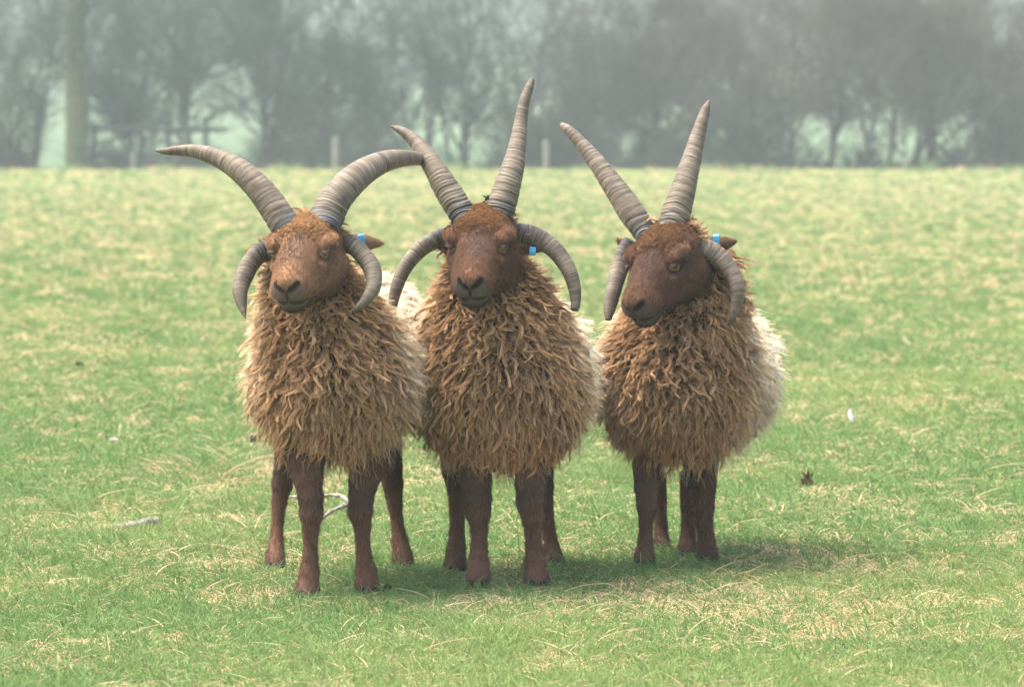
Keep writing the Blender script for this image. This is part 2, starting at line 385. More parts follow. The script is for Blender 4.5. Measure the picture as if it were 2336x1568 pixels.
    V, Q = surface_nets(D, lo, h)
    N, A = vnormals(V, Q)
    # regions
    hq = toh(V); hdist = head_sdf(hq) * hs
    gi = np.clip(((V - lo) / h).astype(int), 0, n - 1); ldist = DL[tuple(gi.T)]
    ear = np.zeros(len(V))
    for a, b_, w in ears:
        u = b_ - a; L = np.linalg.norm(u); u = u / L; s = (V - a) @ u / L; r = np.linalg.norm(V - a - (s * L)[:, None] * u, axis=1)
        ear = np.maximum(ear, ((s > .05) & (s < 1.1) & (r < w * 1.25)).astype(float))
    face = sstep(.03, .012, hdist) * sstep(-.085, -.06, hq[:, 0] + np.clip(hq[:, 1], -.2, .0) * -.35)
    face = np.maximum(face, ear)
    face = face * (1 - sstep(-.118, -.15, hq[:, 1]))
    leg = sstep(.02, .006, ldist) * sstep(S['hem'] + .035, S['hem'] - .02, V[:, 2])
    wool = np.clip(1 - face - leg, 0, 1)
    knot = sstep(.020, .052, hq[:, 1]) * sstep(.055, .0, hq[:, 0]) * sstep(.02, .01, hdist) * sstep(.058, .040, np.abs(hq[:, 2]))      # short curly wool on the forehead
    # coat colours (the animal's own markings; slits and fleece base painted darker)
    col = np.zeros((len(V), 3)); cbrown, crust, cdark = np.array(S['face']), np.array([.165, .086, .053]), np.array([.028, .023, .022])
    nz = fbm(V[:, 0] * 60 + V[:, 1] * 31, V[:, 2] * 60 + V[:, 1] * 47, 5)[:, None]
    fc = cbrown * (.75 + .5 * nz)
    bridge = (np.exp(-(hq[:, 2] / .034) ** 2) * sstep(.02, .05, hq[:, 0]) * sstep(.135, .10, hq[:, 0]) * sstep(-.02, .0, hq[:, 1]))[:, None]
    fc = fc * (1 - bridge * S['bridge']) + np.array([.075, .051, .046]) * bridge * S['bridge']
    muz = np.clip(sstep(.142, .172, hq[:, 0]) * sstep(.0, -.03, hq[:, 1]) + sstep(-.05, -.07, hq[:, 1]) * sstep(.09, .13, hq[:, 0]), 0, 1)[:, None]
    fc = fc * (1 - muz * .8) + np.array([.10, .085, .08]) * muz * .8
    chin = (sstep(-.062, -.08, hq[:, 1]) * sstep(.02, .08, hq[:, 0]))[:, None]; fc = fc * (1 - chin * .8) + np.array([.03, .025, .024]) * chin * .8
    nos = np.zeros(len(V)); ma = np.array
    for pr in HEADCUT[:2]: nos = np.maximum(nos, sstep(.004, .0, sd_cone(hq, ma(pr[1]), ma(pr[2]), pr[3], pr[4])))
    for pr in HEADCUT[2:7]: nos = np.maximum(nos, .85 * sstep(.004, .001, sd_cone(hq, ma(pr[1]), ma(pr[2]), pr[3], pr[4])))
    fc = fc * (1 - nos[:, None]) + np.array([.012, .01, .01]) * nos[:, None]
    lid = np.zeros(len(V))
    for s in (1, -1): lid = np.maximum(lid, sstep(.012, .003, sd_ell(hq, ma((.052, .009, .068 * s)), (.02, .0095, .02))))
    fc = fc * (1 - .85 * lid[:, None]) + np.array([.026, .019, .016]) * .85 * lid[:, None]
    fc = fc * (1 - knot[:, None] * .8) + np.array(S['knot']) * (.6 + .8 * nz) * knot[:, None] * .8
    z = V[:, 2:3]
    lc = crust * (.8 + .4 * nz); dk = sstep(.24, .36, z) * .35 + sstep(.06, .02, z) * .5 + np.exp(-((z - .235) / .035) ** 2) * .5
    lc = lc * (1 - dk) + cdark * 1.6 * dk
    lc = lc * S.get('legc', 1.0)
    wc = np.array([.085, .048, .026])  # dark base colour paints shade into the gaps between locks
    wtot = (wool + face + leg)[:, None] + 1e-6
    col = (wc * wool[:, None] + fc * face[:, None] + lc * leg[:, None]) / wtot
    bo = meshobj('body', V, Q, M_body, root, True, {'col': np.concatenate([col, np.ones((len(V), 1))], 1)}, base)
    # ---- scatter helpers
    cdf = np.cumsum(A)
    def scatter(num, weight):
        w = A * weight[Q].mean(1); c = np.cumsum(w); k = np.searchsorted(c, rng.random(num) * c[-1]); k = np.clip(k, 0, len(Q) - 1)
        a, b_ = rng.random(num)[:, None], rng.random(num)[:, None]
        mix = lambda X: (X[Q[k, 0]] * (1 - a) + X[Q[k, 1]] * a) * (1 - b_) + (X[Q[k, 3]] * (1 - a) + X[Q[k, 2]] * a) * b_
        return mix(V), nrm(mix(N)), mix(col), k
    yl = V[:, 1] - D0
    # ---- short fur of face, ears and legs
    m = 42000
    p_, n_, c_, k = scatter(m, np.clip(face + leg * .8, 0, 1) * (1 - nos) * (1 - .9 * lid) * (1 - .6 * muz[:, 0]))
    g = np.array([0, 0, -1.0]); inface = (hdist[Q[k, 0]] < .03)[:, None]
    fl = np.where(inface, hf * .9 + np.array([0, 0, -.35]), g)
    t = nrm(fl - (fl * n_).sum(1, keepdims=True) * n_)
    L = ((.0050 + .004 * rng.random(m)) * (1 - .5 * muz[Q[k, 0], 0]) * (1 - .5 * ear[Q[k, 0]]))[:, None, None]; s = np.linspace(0, 1, 4)[None, :, None]
    d = n_ * .55 + t * .8 + rng.normal(0, .22, (m, 3))
    P = p_[:, None] + L * (s * d[:, None] + s ** 2 * (t - n_ * .3)[:, None] * .5)
    C = c_ * (.95 + 1.0 * (rng.random((m, 1)) - .45)); C = np.concatenate([C, np.ones((m, 1))], 1)
    curvesobj('short_coat', P, np.linspace(.00046, .00018, 4)[None], C, M_fur, root, base)['kind'] = 'stuff'
    # ---- fleece: clumped, crimped locks
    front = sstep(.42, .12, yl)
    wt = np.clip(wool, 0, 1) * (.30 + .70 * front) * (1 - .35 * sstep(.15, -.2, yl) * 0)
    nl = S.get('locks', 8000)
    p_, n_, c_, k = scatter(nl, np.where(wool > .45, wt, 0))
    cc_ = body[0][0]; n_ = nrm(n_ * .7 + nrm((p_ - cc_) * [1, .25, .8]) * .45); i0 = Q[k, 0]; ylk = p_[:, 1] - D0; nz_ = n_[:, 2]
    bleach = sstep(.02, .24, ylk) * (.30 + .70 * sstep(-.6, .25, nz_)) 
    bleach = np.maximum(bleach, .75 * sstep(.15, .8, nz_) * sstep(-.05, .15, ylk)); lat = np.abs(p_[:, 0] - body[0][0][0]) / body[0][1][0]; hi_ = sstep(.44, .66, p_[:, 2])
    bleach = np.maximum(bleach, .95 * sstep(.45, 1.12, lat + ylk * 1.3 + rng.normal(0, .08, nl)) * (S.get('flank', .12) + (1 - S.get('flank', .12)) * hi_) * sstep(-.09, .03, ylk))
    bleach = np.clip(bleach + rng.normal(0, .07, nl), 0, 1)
    nearface = sstep(.10, .015, hdist[i0])
    tt = g - (g * n_).sum(1, keepdims=True) * n_; tl = np.linalg.norm(tt, axis=1, keepdims=True)
    away = nrm(n_ * np.array([1, .2, 0]) + 1e-4)
    tt = nrm(tt / np.maximum(tl, .05) * np.clip(tl, .0, 1) + away * .25)
    bb = nrm(np.cross(n_, tt))
    lng = rng.random(nl) < .55; Ln = np.where(lng, .054 + .030 * rng.random(nl), .032 + .022 * rng.random(nl)) * (1 - .52 * nearface) * (1 - .12 * sstep(-.2, -.8, nz_)) * (1 - .25 * bleach)
    Ln = Ln * (1 - .45 * sstep(.02, .004, ldist[i0]) * sstep(.46, .40, p_[:, 2]))
    tufty = 1 + .35 * (rng.random(nl) > .9)
    Ln = Ln * tufty
    K = 10; s = np.linspace(0, 1, K)
    lay = fbm(p_[:, 0] * 14, p_[:, 2] * 14 + p_[:, 1] * 9, 41) - .5; lay2 = fbm(p_[:, 0] * 19 + 50, p_[:, 2] * 19, 43) - .5
    d0 = n_ * .95 + tt * .25 + bb * (lay * .7)[:, None] + rng.normal(0, .13, (nl, 3))
    d1 = tt * 1.1 + n_ * (.14 + lay2 * .5)[:, None] + g * .25 + bb * (lay * 1.1)[:, None] + rng.normal(0, .14, (nl, 3))
    gd = d0[:, None] * (1 - s[None, :, None] ** .8) + d1[:, None] * s[None, :, None] ** .8
    gp = np.cumsum(nrm(gd), 1); gp = (gp - gp[:, :1]) / (K - 1) * Ln[:, None, None]
    ph = rng.random(nl) * 6.283; fr = 1.1 + 1.2 * rng.random(nl); amp = (.0024 + .0044 * rng.random(nl)) * (Ln / .06)
    wv = np.sin(ph[:, None] + s[None] * fr[:, None] * 6.283) * s[None] ** .7 * amp[:, None]
    wv2 = np.cos(ph[:, None] * 1.7 + s[None] * fr[:, None] * 6.283) * s[None] ** .7 * amp[:, None] * .7
    hook = (np.clip(s - .68, 0, 1) ** 2 * 10)[None] * (rng.normal(0, .011, nl))[:, None]; hookn = (np.clip(s - .68, 0, 1) ** 2 * 10)[None] * (rng.normal(.004, .008, nl))[:, None]
    guide = p_[:, None] - n_[:, None] * .006 + gp + bb[:, None] * (wv + hook)[..., None] + n_[:, None] * (wv2 + hookn)[..., None]
    ns = S.get('strands', 22)
    Rl = np.where(lng, .0055 + .0060 * rng.random(nl), .0045 + .005 * rng.random(nl)) * (1 + .35 * bleach) * (1 - .35 * nearface)
    an = rng.random((nl, ns)) * 6.283; rd = np.sqrt(rng.random((nl, ns))) * Rl[:, None]
    prof = 1 - (np.where(lng, .72, .45)[:, None] - .34 * bleach[:, None]) * sstep(0, .85, s)[None]
    off = (np.cos(an) * rd)[..., None, None] * prof[:, None, :, None] * tt[:, None, None] + (np.sin(an) * rd)[..., None, None] * prof[:, None, :, None] * bb[:, None, None]
    lf = (.72 + .33 * rng.random((nl, ns)))
    ss = np.clip(s[None, None] * lf[..., None], 0, 1) * (K - 1); si = np.minimum(ss.astype(int), K - 2); sf = (ss - si)[..., None]
    gi_ = np.arange(nl)[:, None, None]
    st = guide[gi_, si] * (1 - sf) + guide[gi_, si + 1] * sf
    fz = (np.where(lng, .0012, .0020) + .0024 * bleach)[:, None, None] * s[None, None]
    fw = np.sin(s[None, None] * (3.2 + 2 * rng.random((nl, ns, 1))) * 6.283 + ph[:, None, None] + rng.normal(0, .7, (nl, ns, 1))) * s[None, None] ** .5 * .0011
    st = st + off + bb[:, None, None] * (fw + rng.normal(0, 1, (nl, ns, 1)) * fz)[..., None] + n_[:, None, None] * (rng.normal(0, 1, (nl, ns, 1)) * fz)[..., None]
    st = st.reshape(nl * ns, K, 3)
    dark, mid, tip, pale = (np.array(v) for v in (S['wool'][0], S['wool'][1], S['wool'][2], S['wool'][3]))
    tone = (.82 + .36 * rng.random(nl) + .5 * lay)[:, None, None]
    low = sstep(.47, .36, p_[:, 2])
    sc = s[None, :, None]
    cb = dark * (1 - sstep(.08, .65, sc)) + mid * sstep(.08, .65, sc); cb = cb * (1 - sstep(.55, 1, sc) * .8) + tip * sstep(.55, 1, sc) * .8  # brown roots, darkened further to paint shade between the locks
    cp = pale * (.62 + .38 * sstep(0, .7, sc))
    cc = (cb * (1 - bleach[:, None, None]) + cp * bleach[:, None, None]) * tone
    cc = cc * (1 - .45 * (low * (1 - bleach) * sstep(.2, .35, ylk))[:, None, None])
    cc = cc * (1 - (low * (1 - bleach))[:, None, None] * np.array([-.04, .09, .20]))  # low wool colour reddened to offset green light bounced off the grass
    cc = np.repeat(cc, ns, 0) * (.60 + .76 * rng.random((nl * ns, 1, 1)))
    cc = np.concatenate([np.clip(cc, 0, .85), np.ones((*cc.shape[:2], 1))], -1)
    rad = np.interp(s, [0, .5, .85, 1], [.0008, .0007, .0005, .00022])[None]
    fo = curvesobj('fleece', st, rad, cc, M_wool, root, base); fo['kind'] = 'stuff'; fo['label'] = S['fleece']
    # ---- loose flyaway fibres
    m = 5200; p_, n_, c_, k = scatter(m, np.where(wool > .6, .25 + .75 * front, 0)); L = (.045 + .035 * rng.random(m)) * (1 - .5 * sstep(.10, .015, hdist[Q[k, 0]])); s6 = np.linspace(0, 1, 8)[None, :, None]
    d = nrm(n_ * .9 + rng.normal(0, .55, (m, 3)) + g * .35); b2 = nrm(np.cross(d, rng.normal(0, 1, (m, 3))))
    st = p_[:, None] + L[:, None, None] * (d[:, None] * s6 + g * .35 * s6 ** 2) + b2[:, None] * np.sin(s6 * (9 + 8 * rng.random((m, 1, 1))) + rng.random((m, 1, 1)) * 6) * .003
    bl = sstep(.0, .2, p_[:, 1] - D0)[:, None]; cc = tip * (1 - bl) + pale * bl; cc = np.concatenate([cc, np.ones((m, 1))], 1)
    curvesobj('flyaway_wool', st, np.linspace(.0004, .00022, 8)[None], cc, M_wool, root, base)['kind'] = 'stuff'
    # ---- forehead curls
    m = 900; p_, n_, c_, k = scatter(m, knot * (hdist < .012))
    ns2 = 14; L = (.0026 + .0026 * rng.random(m)); tt = nrm(np.cross(n_, rng.normal(0, 1, (m, 3)))); bb = np.cross(n_, tt); s5 = np.linspace(0, 1, 6)
    cur = n_[:, None] * (np.sin(s5 * 2.2)[None] * L[:, None])[..., None] + tt[:, None] * ((1 - np.cos(s5 * 2.6))[None] * L[:, None] * .6)[..., None]
    jit = rng.normal(0, .0024, (m, ns2, 1, 3)) * (1 - .4 * s5[None, None, :, None])
    st = (p_[:, None] + cur)[:, None] + jit; st = st.reshape(m * ns2, 6, 3)
    cc = np.repeat(c_, ns2, 0) * (.75 + .7 * rng.random((m * ns2, 1))); cc = np.concatenate([cc, np.ones((m * ns2, 1))], 1)
    curvesobj('forehead_wool', st, np.linspace(.00045, .00025, 6)[None], cc, M_wool, root, base)['kind'] = 'stuff'
    # ---- eyes
    for s_ in (1, -1):
        c = fromh((.047, .0065, .0510 * s_)); u = np.linspace(0, np.pi, 13); v = np.linspace(0, 2 * np.pi, 20, endpoint=False)
        r = .0140 * hs
        V2 = [(r * math.sin(a) * math.cos(b_), -r * math.cos(a), r * math.sin(a) * math.sin(b_)) for a in u for b_ in v]
        Q2 = np.array([(i * 20 + j, i * 20 + (j + 1) % 20, (i + 1) * 20 + (j + 1) % 20, (i + 1) * 20 + j) for i in range(12) for j in range(20)])
        e = meshobj('eye', V2, Q2, M_eye, root); e.location = c - base
        dr = hf * .55 + hr * s_ * .85 + hu * .05; e.rotation_euler = Vector(-dr).to_track_quat('Y', 'Z').to_euler()
    # ---- hooves: two claws each
    for L, pts in zip(S['legs'], legs):
        c, r = pts[-1]; Vh = []; Qh = []
        for sx in (-1, 1):
            o = np.array([c[0] + sx * .014, c[1] - .012, 0]); k0 = len(Vh)
            for z_, sc_, fy_ in ((-.012, 1.0, -.008), (.004, .98, -.004), (.018, .82, .004), (.030, .5, .008)):
                for a_ in np.linspace(0, 2 * np.pi, 12, endpoint=False):
                    Vh.append(o + np.array([math.cos(a_) * .0155 * sc_, math.sin(a_) * .033 * sc_ + fy_ - (.01 if math.sin(a_) < -.5 else 0), z_]))
            for i in range(3):
                for j in range(12): Qh.append((k0 + i * 12 + j, k0 + i * 12 + (j + 1) % 12, k0 + (i + 1) * 12 + (j + 1) % 12, k0 + (i + 1) * 12 + j))
            Qh.append(tuple(k0 + 36 + j for j in range(12)))
        meshobj('hoof', Vh, Qh, M_hoof, root, True, None, base)
    # ---- horns: lofted along the photo's curves, with growth rings
    for hn in S['horns']:
        ctl = []
        for (px, py, hw, dy) in hn['pts']:
            c = P3(px, py, dy); ctl.append([*c, hw * PXM(D0 + dy)])
        nn = 190; sp_ = spline(ctl, nn); path, rad = sp_[:, :3], sp_[:, 3]
        seg = np.r_[0, np.cumsum(np.linalg.norm(np.diff(path, axis=0), axis=1))]; tot = seg[-1]
        na = 40; ang = np.linspace(0, 2 * np.pi, na, endpoint=False)
        wl_ = hn.get('ring', .0075); ph = 0; wig = np.interp(seg, np.linspace(0, tot, 24), rng.normal(0, .55, 24))
        skew = .0022 * np.sin(ang * 2 + rng.random() * 6)[None] + .0016 * np.sin(ang * 3 + 1)[None]
        phs = (seg[:, None] + skew) / wl_ * 2 * np.pi + wig[:, None] * 2.2
        amp_ = np.interp(seg, np.linspace(0, tot, 40), np.clip(rng.normal(.75, .6, 40), .05, 2.0))[:, None]
        ring = np.sin(phs) * .6 + np.sin(phs * .43 + 1.3) * .5 + np.sin(phs * 2.3 + 2) * .22
        fade = np.interp(seg / tot, [0, .08, .16, .55, .85, 1], [1.9, 1.9, 1.1, .7, .25, .08])[:, None]
        ell = 1 + .07 * np.cos(2 * ang + hn.get('rot', .6))[None]
        RR = rad[:, None] * ell * (1 + (ring * amp_ * fade) * hn.get('amp', .020)) + rng.normal(0, .0001, (nn, na))
        if hn.get('hollow'):                                  # split, hollow tip
            tt_ = sstep(.62, .95, seg / tot)[:, None]; gv = np.exp(-(((ang - hn['hollow'] + np.pi) % (2 * np.pi) - np.pi) / .55) ** 2)[None]
            RR = RR * (1 - .55 * tt_ * gv)
        Vt, Qt = tube(path, RR, na)
        ex = lambda v: np.r_[np.broadcast_to(v, (nn, na)).ravel(), v.ravel()[0], v.ravel()[-1]]
        al = np.broadcast_to(seg[:, None], (nn, na))
        tipd = np.broadcast_to(sstep(hn.get('tip0', .75), 1.0, seg / tot)[:, None] * hn.get('tipd', .8), (nn, na))
        ho = meshobj('horn', Vt, Qt, M_horn, root, True, {'along': ex(al), 'ring': ex(ring * amp_ * fade * .5), 'tip': ex(tipd)}, base)
        if hn.get('label'): ho['label'] = hn['label']
    # ---- blue tag folded over the ear edge
    for (px, py, dy, tw, th, tilt) in S['tags']:
        c = P3(px, py, dy); w_, h_ = tw * ps / 2, th * ps / 2; prof = [(-.006, -h_), (-.0085, -h_ * .6), (-.0095, 0), (-.0085, h_ * .7), (-.004, h_ * 1.0), (.003, h_ * 1.06), (.008, h_ * .8), (.0095, h_ * .3), (.0095, -h_)]
        inn = [(a * .72, b_ - .0018 if b_ > 0 else b_) for a, b_ in prof]; ct, si_ = math.cos(tilt), math.sin(tilt)
        Vg = []; m = len(prof)
        for x_ in (-w_, w_):
            for pr in (prof, inn):
                for yy_, zz_ in pr: Vg.append(c + np.array([x_ * ct - zz_ * si_, yy_, x_ * si_ + zz_ * ct]))
        Qg = []
        for i in range(m - 1):
            Qg += [(i, i + 1, 2 * m + i + 1, 2 * m + i), (m + i + 1, m + i, 3 * m + i, 3 * m + i + 1), (i + 1, i, m + i, m + i + 1), (2 * m + i, 2 * m + i + 1, 3 * m + i + 1, 3 * m + i)]
        for i in (0, m - 1): Qg.append((i, 2 * m + i, 3 * m + i, m + i))
        meshobj('ear_tag', Vg, Qg, M_tag, root, False, None, base)
    return root

Z1 = lambda L, dys: [(318.95 + x * .30515, 287.06 + y * .30515, r * .30515, d) for (x, y, r), d in zip(L, np.interp(np.linspace(0, 1, len(L)), np.linspace(0, 1, len(dys)), dys))]
Z2 = lambda L, dys: [(861.2 + x * .3866, 159.5 + y * .3866, r * .3866, d) for (x, y, r), d in zip(L, np.interp(np.linspace(0, 1, len(L)), np.linspace(0, 1, len(dys)), dys))]
Z3 = lambda L, dys: [(1243.9 + x * .3866, 191.4 + y * .3866, r * .3866, d) for (x, y, r), d in zip(L, np.interp(np.linspace(0, 1, len(L)), np.linspace(0, 1, len(dys)), dys))]
L5 = lambda L: [(542.2 + x * .3277, 956.9 + y * .3277, r * .3277) for x, y, r in L]
L6 = lambda L: [(1275.8 + x * .4679, 637.9 + y * .4679, r * .4679) for x, y, r in L]
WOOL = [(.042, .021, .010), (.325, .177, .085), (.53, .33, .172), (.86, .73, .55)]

sheep1 = dict(D=11.62, cx=770, label='brown ram whose long upper horns sweep sideways and droop at the tips', fleece='tan brown shaggy fleece with cream back',
    eye=(697, 569, -.13), hs=1.05, ypr=(13, 20, 1), face=(.235, .130, .066), bridge=.55, knot=(.30, .175, .080), hem=.37, wool=WOOL,
    body=[(758, 862, .09, 158, 150, .15), (785, 835, .42, 168, 155, .38), (842, 790, .56, 118, 150, .24), (755, 962, .10, 80, 52, .10)],
    neck=[(700, 640, -.02, 84, 745, 800, .06, 132)],
    legs=[L5([(470, 230, 110), (490, 400, 85), (508, 540, 74), (512, 660, 71), (508, 760, 58), (508, 850, 50), (505, 960, 52), (500, 1060, 64), (487, 1180, 72), (480, 1262, 76)]),
          L5([(920, 280, 120), (880, 420, 85), (860, 540, 75), (852, 640, 75), (868, 740, 58), (868, 840, 50), (880, 950, 55), (893, 1060, 66), (902, 1160, 74), (908, 1240, 76)]),
          L5([(345, 190, 80), (320, 330, 62), (310, 450, 66), (290, 580, 52), (278, 720, 45), (270, 850, 50), (262, 960, 62), (260, 1060, 66)]),
          L5([(1050, 190, 80), (1070, 320, 68), (1080, 450, 66), (1095, 600, 52), (1110, 720, 46), (1130, 850, 56), (1148, 960, 66), (1160, 1060, 68)])],
    ears=[((618, 562, -.02), (558, 575, .01), 19), ((796, 548, -.03), (876, 556, .01), 21)],
    tags=[(825, 545, -.03, 14, 22, .15)],
    horns=[dict(label='upper horn sweeping out to a drooping point', pts=Z1([(1130, 810, 100), (1080, 735, 108), (985, 590, 105), (880, 455, 97), (770, 352, 87), (650, 270, 74), (530, 218, 61), (400, 187, 47), (280, 184, 36), (190, 189, 24), (122, 188, 7)], [-.115, -.07, .0, .05])),
           dict(label='upper horn arching out behind the next ram', pts=Z1([(1365, 780, 110), (1390, 700, 122), (1450, 568, 116), (1560, 436, 107), (1690, 333, 93), (1830, 266, 76), (1960, 242, 61), (2080, 246, 47), (2165, 272, 30), (2205, 298, 10)], [-.115, -.04, .12, .34])),
           dict(amp=.02, pts=Z1([(1000, 930, 62), (945, 935, 74), (880, 965, 70), (820, 1040, 67), (778, 1130, 65), (750, 1220, 57), (757, 1310, 43), (775, 1390, 22), (790, 1440, 4)], [-.04, -.06, -.11, -.14])),
           dict(amp=.02, pts=Z1([(1480, 850, 60), (1525, 862, 64), (1595, 895, 63), (1670, 970, 63), (1732, 1060, 64), (1750, 1150, 58), (1738, 1230, 51), (1690, 1300, 38), (1630, 1355, 20), (1563, 1398, 4)], [-.04, -.08, -.14, -.18]))])
sheep2 = dict(D=11.86, cx=1140, label='dark faced ram standing between the other two, one upper horn upright and one split', fleece='curly brown fleece hanging in crimped locks',
    eye=(1098, 553, -.13), hs=1.07, ypr=(9, 23, 0), face=(.128, .063, .034), bridge=.6, knot=(.20, .105, .045), hem=.36, wool=WOOL,
    body=[(1142, 876, .09, 176, 162, .16), (1145, 842, .44, 188, 176, .40), (1140, 965, .10, 110, 62, .10)],
    neck=[(1112, 645, -.02, 90, 1135, 800, .06, 146)],
    legs=[L5([(1640, 300, 100), (1660, 430, 86), (1668, 560, 82), (1675, 660, 73), (1680, 760, 58), (1680, 880, 56), (1678, 1000, 68), (1675, 1100, 74), (1672, 1190, 76)]),
          L5([(2040, 330, 88), (2040, 450, 86), (2035, 580, 80), (2050, 680, 68), (2055, 780, 57), (2060, 880, 56), (2070, 1000, 66), (2080, 1100, 74), (2088, 1190, 76)]),
          L5([(1490, 210, 75), (1500, 350, 70), (1525, 500, 60), (1530, 650, 55), (1525, 780, 52), (1520, 900, 62), (1515, 1020, 70), (1510, 1095, 70)]),
          L5([(2105, 210, 75), (2120, 350, 70), (2135, 480, 60), (2150, 650, 50), (2165, 780, 48), (2185, 900, 56), (2203, 980, 62), (2215, 1025, 60)])],
    ears=[((1022, 562, -.03), (985, 540, .02), 17), ((1175, 566, -.03), (1268, 556, .02), 18)],
    tags=[(1215, 573, -.06, 14, 20, -.1)],
    horns=[dict(label='upper horn with a split hollow tip', hollow=.6, tip0=.5, tipd=.9, amp=.028, ring=.0085, pts=Z2([(520, 900, 68), (500, 850, 74), (450, 770, 76), (400, 690, 72), (350, 603, 64), (300, 525, 55), (250, 455, 46), (200, 403, 38), (150, 366, 29), (110, 345, 18), (84, 334, 8)], [-.11, -.07, .0, .05])),
           dict(label='tall upright upper horn with dark tip', tip0=.55, tipd=1, amp=.028, ring=.0085, pts=Z2([(705, 900, 72), (715, 860, 76), (740, 780, 79), (765, 690, 74), (795, 590, 65), (817, 490, 54), (834, 390, 44), (848, 290, 36), (863, 200, 31), (885, 130, 27), (904, 80, 21), (914, 50, 11)], [-.11, -.07, -.01, .03])),
           dict(amp=.03, pts=Z2([(430, 975, 48), (400, 985, 52), (330, 1010, 50), (265, 1050, 46), (200, 1115, 43), (150, 1190, 40), (118, 1270, 36), (97, 1350, 30), (89, 1420, 23), (92, 1475, 11)], [-.05, -.05, -.08, -.1])),
           dict(label='lower horn with a blunt sawn-off end', amp=.026, pts=Z2([(795, 955, 50), (830, 962, 56), (900, 975, 57), (970, 1005, 54), (1040, 1057, 50), (1095, 1125, 46), (1137, 1200, 42), (1163, 1290, 36), (1169, 1370, 29), (1162, 1418, 24)], [-.05, -.05, -.08, -.1]))])
sheep3 = dict(D=12.42, cx=1550, label='ram with twin straight upper horns, its dark face turned aside', fleece='warm brown fleece with pale cream flanks',
    eye=(1514, 590, -.13), ypr=(31, 30, 2), hs=1.08, face=(.122, .064, .037), bridge=.6, knot=(.165, .09, .042), hem=.37, wool=WOOL, legc=.8, flank=.55,
    body=[(1542, 872, .09, 160, 146, .16), (1574, 842, .44, 178, 168, .40), (1545, 962, .10, 100, 52, .10)],
    neck=[(1575, 640, .0, 84, 1558, 800, .06, 138)],
    legs=[L6([(425, 900, 60), (425, 1020, 53), (428, 1110, 48), (422, 1200, 37), (420, 1280, 40), (416, 1350, 48), (413, 1412, 50)]),
          L6([(690, 900, 66), (695, 1020, 56), (698, 1110, 50), (708, 1200, 39), (718, 1280, 41), (724, 1350, 46), (725, 1395, 46)]),
          L6([(480, 960, 40), (490, 1100, 35), (495, 1200, 33), (500, 1280, 37), (502, 1335, 36)]),
          L6([(632, 960, 42), (626, 1100, 35), (630, 1200, 35), (626, 1300, 41), (624, 1365, 41)])],
    ears=[((1452, 572, .02), (1406, 545, .05), 19), ((1606, 558, -.02), (1682, 551, .02), 21)],
    tags=[(1634, 547, -.03, 14, 24, .1)],
    horns=[dict(label='straight tapering upper horn with blunt tip', amp=.027, ring=.0090, pts=Z3([(600, 900, 60), (572, 852, 68), (512, 762, 75), (450, 670, 69), (388, 580, 61), (325, 492, 52), (260, 410, 44), (200, 340, 36), (150, 285, 30), (112, 252, 22), (92, 238, 10)], [-.08, -.03, .03, .07]), tipd=.3),
           dict(label='straight upright upper horn', amp=.028, ring=.0090, pts=Z3([(738, 905, 76), (745, 860, 81), (770, 770, 82), (797, 680, 76), (826, 580, 66), (851, 490, 58), (876, 400, 50), (900, 310, 42), (925, 220, 34), (946, 150, 25), (967, 98, 7)], [-.115, -.07, -.02, .02]), tipd=.5),
           dict(amp=.02, pts=Z3([(505, 935, 46), (475, 990, 52), (448, 1062, 52), (420, 1150, 48), (397, 1240, 44), (380, 1320, 36), (372, 1392, 18)], [.01, -.01, -.06, -.09])),
           dict(amp=.026, pts=Z3([(825, 955, 54), (868, 965, 58), (940, 976, 61), (1008, 1012, 57), (1068, 1072, 52), (1112, 1140, 46), (1135, 1215, 39), (1128, 1300, 34), (1103, 1378, 21), (1079, 1433, 4)], [-.09, -.1, -.13, -.14]))])
for S in (sheep1, sheep2, sheep3): build_sheep(S)
# sprig of moss caught at the foot of the middle ram's upright horn
c = W(1113, 456, 11.86); m = 70; d = nrm(rng.normal(0, 1, (m, 3))) * (.006 + .012 * rng.random((m, 1))); s = np.linspace(0, 1, 4)[None, :, None]
o = curvesobj('moss_sprig', c + rng.normal(0, .003, (m, 1, 3)) + d[:, None] * s, np.linspace(.0012, .0006, 4)[None], np.tile([.02, .03, .012, 1], (m, 1)), M_twig)
tag(o, 'dark mossy sprig caught between the horns of the dark faced ram', 'moss')

# ------------------------------------------------------------------ pasture grass (blades thin out and widen with distance)
def straw_field(x, y):
    p = .11 + sstep(.46, .75, fbm(x * 1.3 + 3, y * .7, 51)) * .28 + sstep(.52, .74, fbm(x * 9, y * 5, 61)) * .65
    p = p + sstep(18, 60, y) * .22
    br = G(1900, 1420); p = p + .9 * np.exp(-((x - br[0]) / .75) ** 2 - ((y - br[1]) / .55) ** 2) * sstep(.30, .6, fbm(x * 5 + 7, y * 4, 71))
    for (px, py, a, rx, ry) in STRAW: 
        q = G(px, py); ry = ry * 2.6; p = p + a * np.exp(-((x - q[0]) / rx) ** 2 - ((y - q[1]) / ry) ** 2)
    return np.clip(p, .06, .95)
STRAW = [(480, 1085, 1.1, .13, .22), (1500, 1375, .55, .35, .10), (1950, 1400, .6, .4, .14), (2120, 1310, .4, .3, .1), (1880, 1235, .35, .12, .1), (900, 1110, .35, .1, .2), (620, 1380, .4, .12, .1), (1330, 1250, .35, .10, .08), (1960, 1150, .5, .08, .1), (1830, 1290, .5, .18, .12), (2060, 990, .35, .1, .2),
         (1130, 1400, .4, .18, .06), (250, 640, .35, .5, .4), (1080, 1385, .5, .12, .05), (1620, 1395, .55, .3, .09)]
NT, PT = 68000, 11
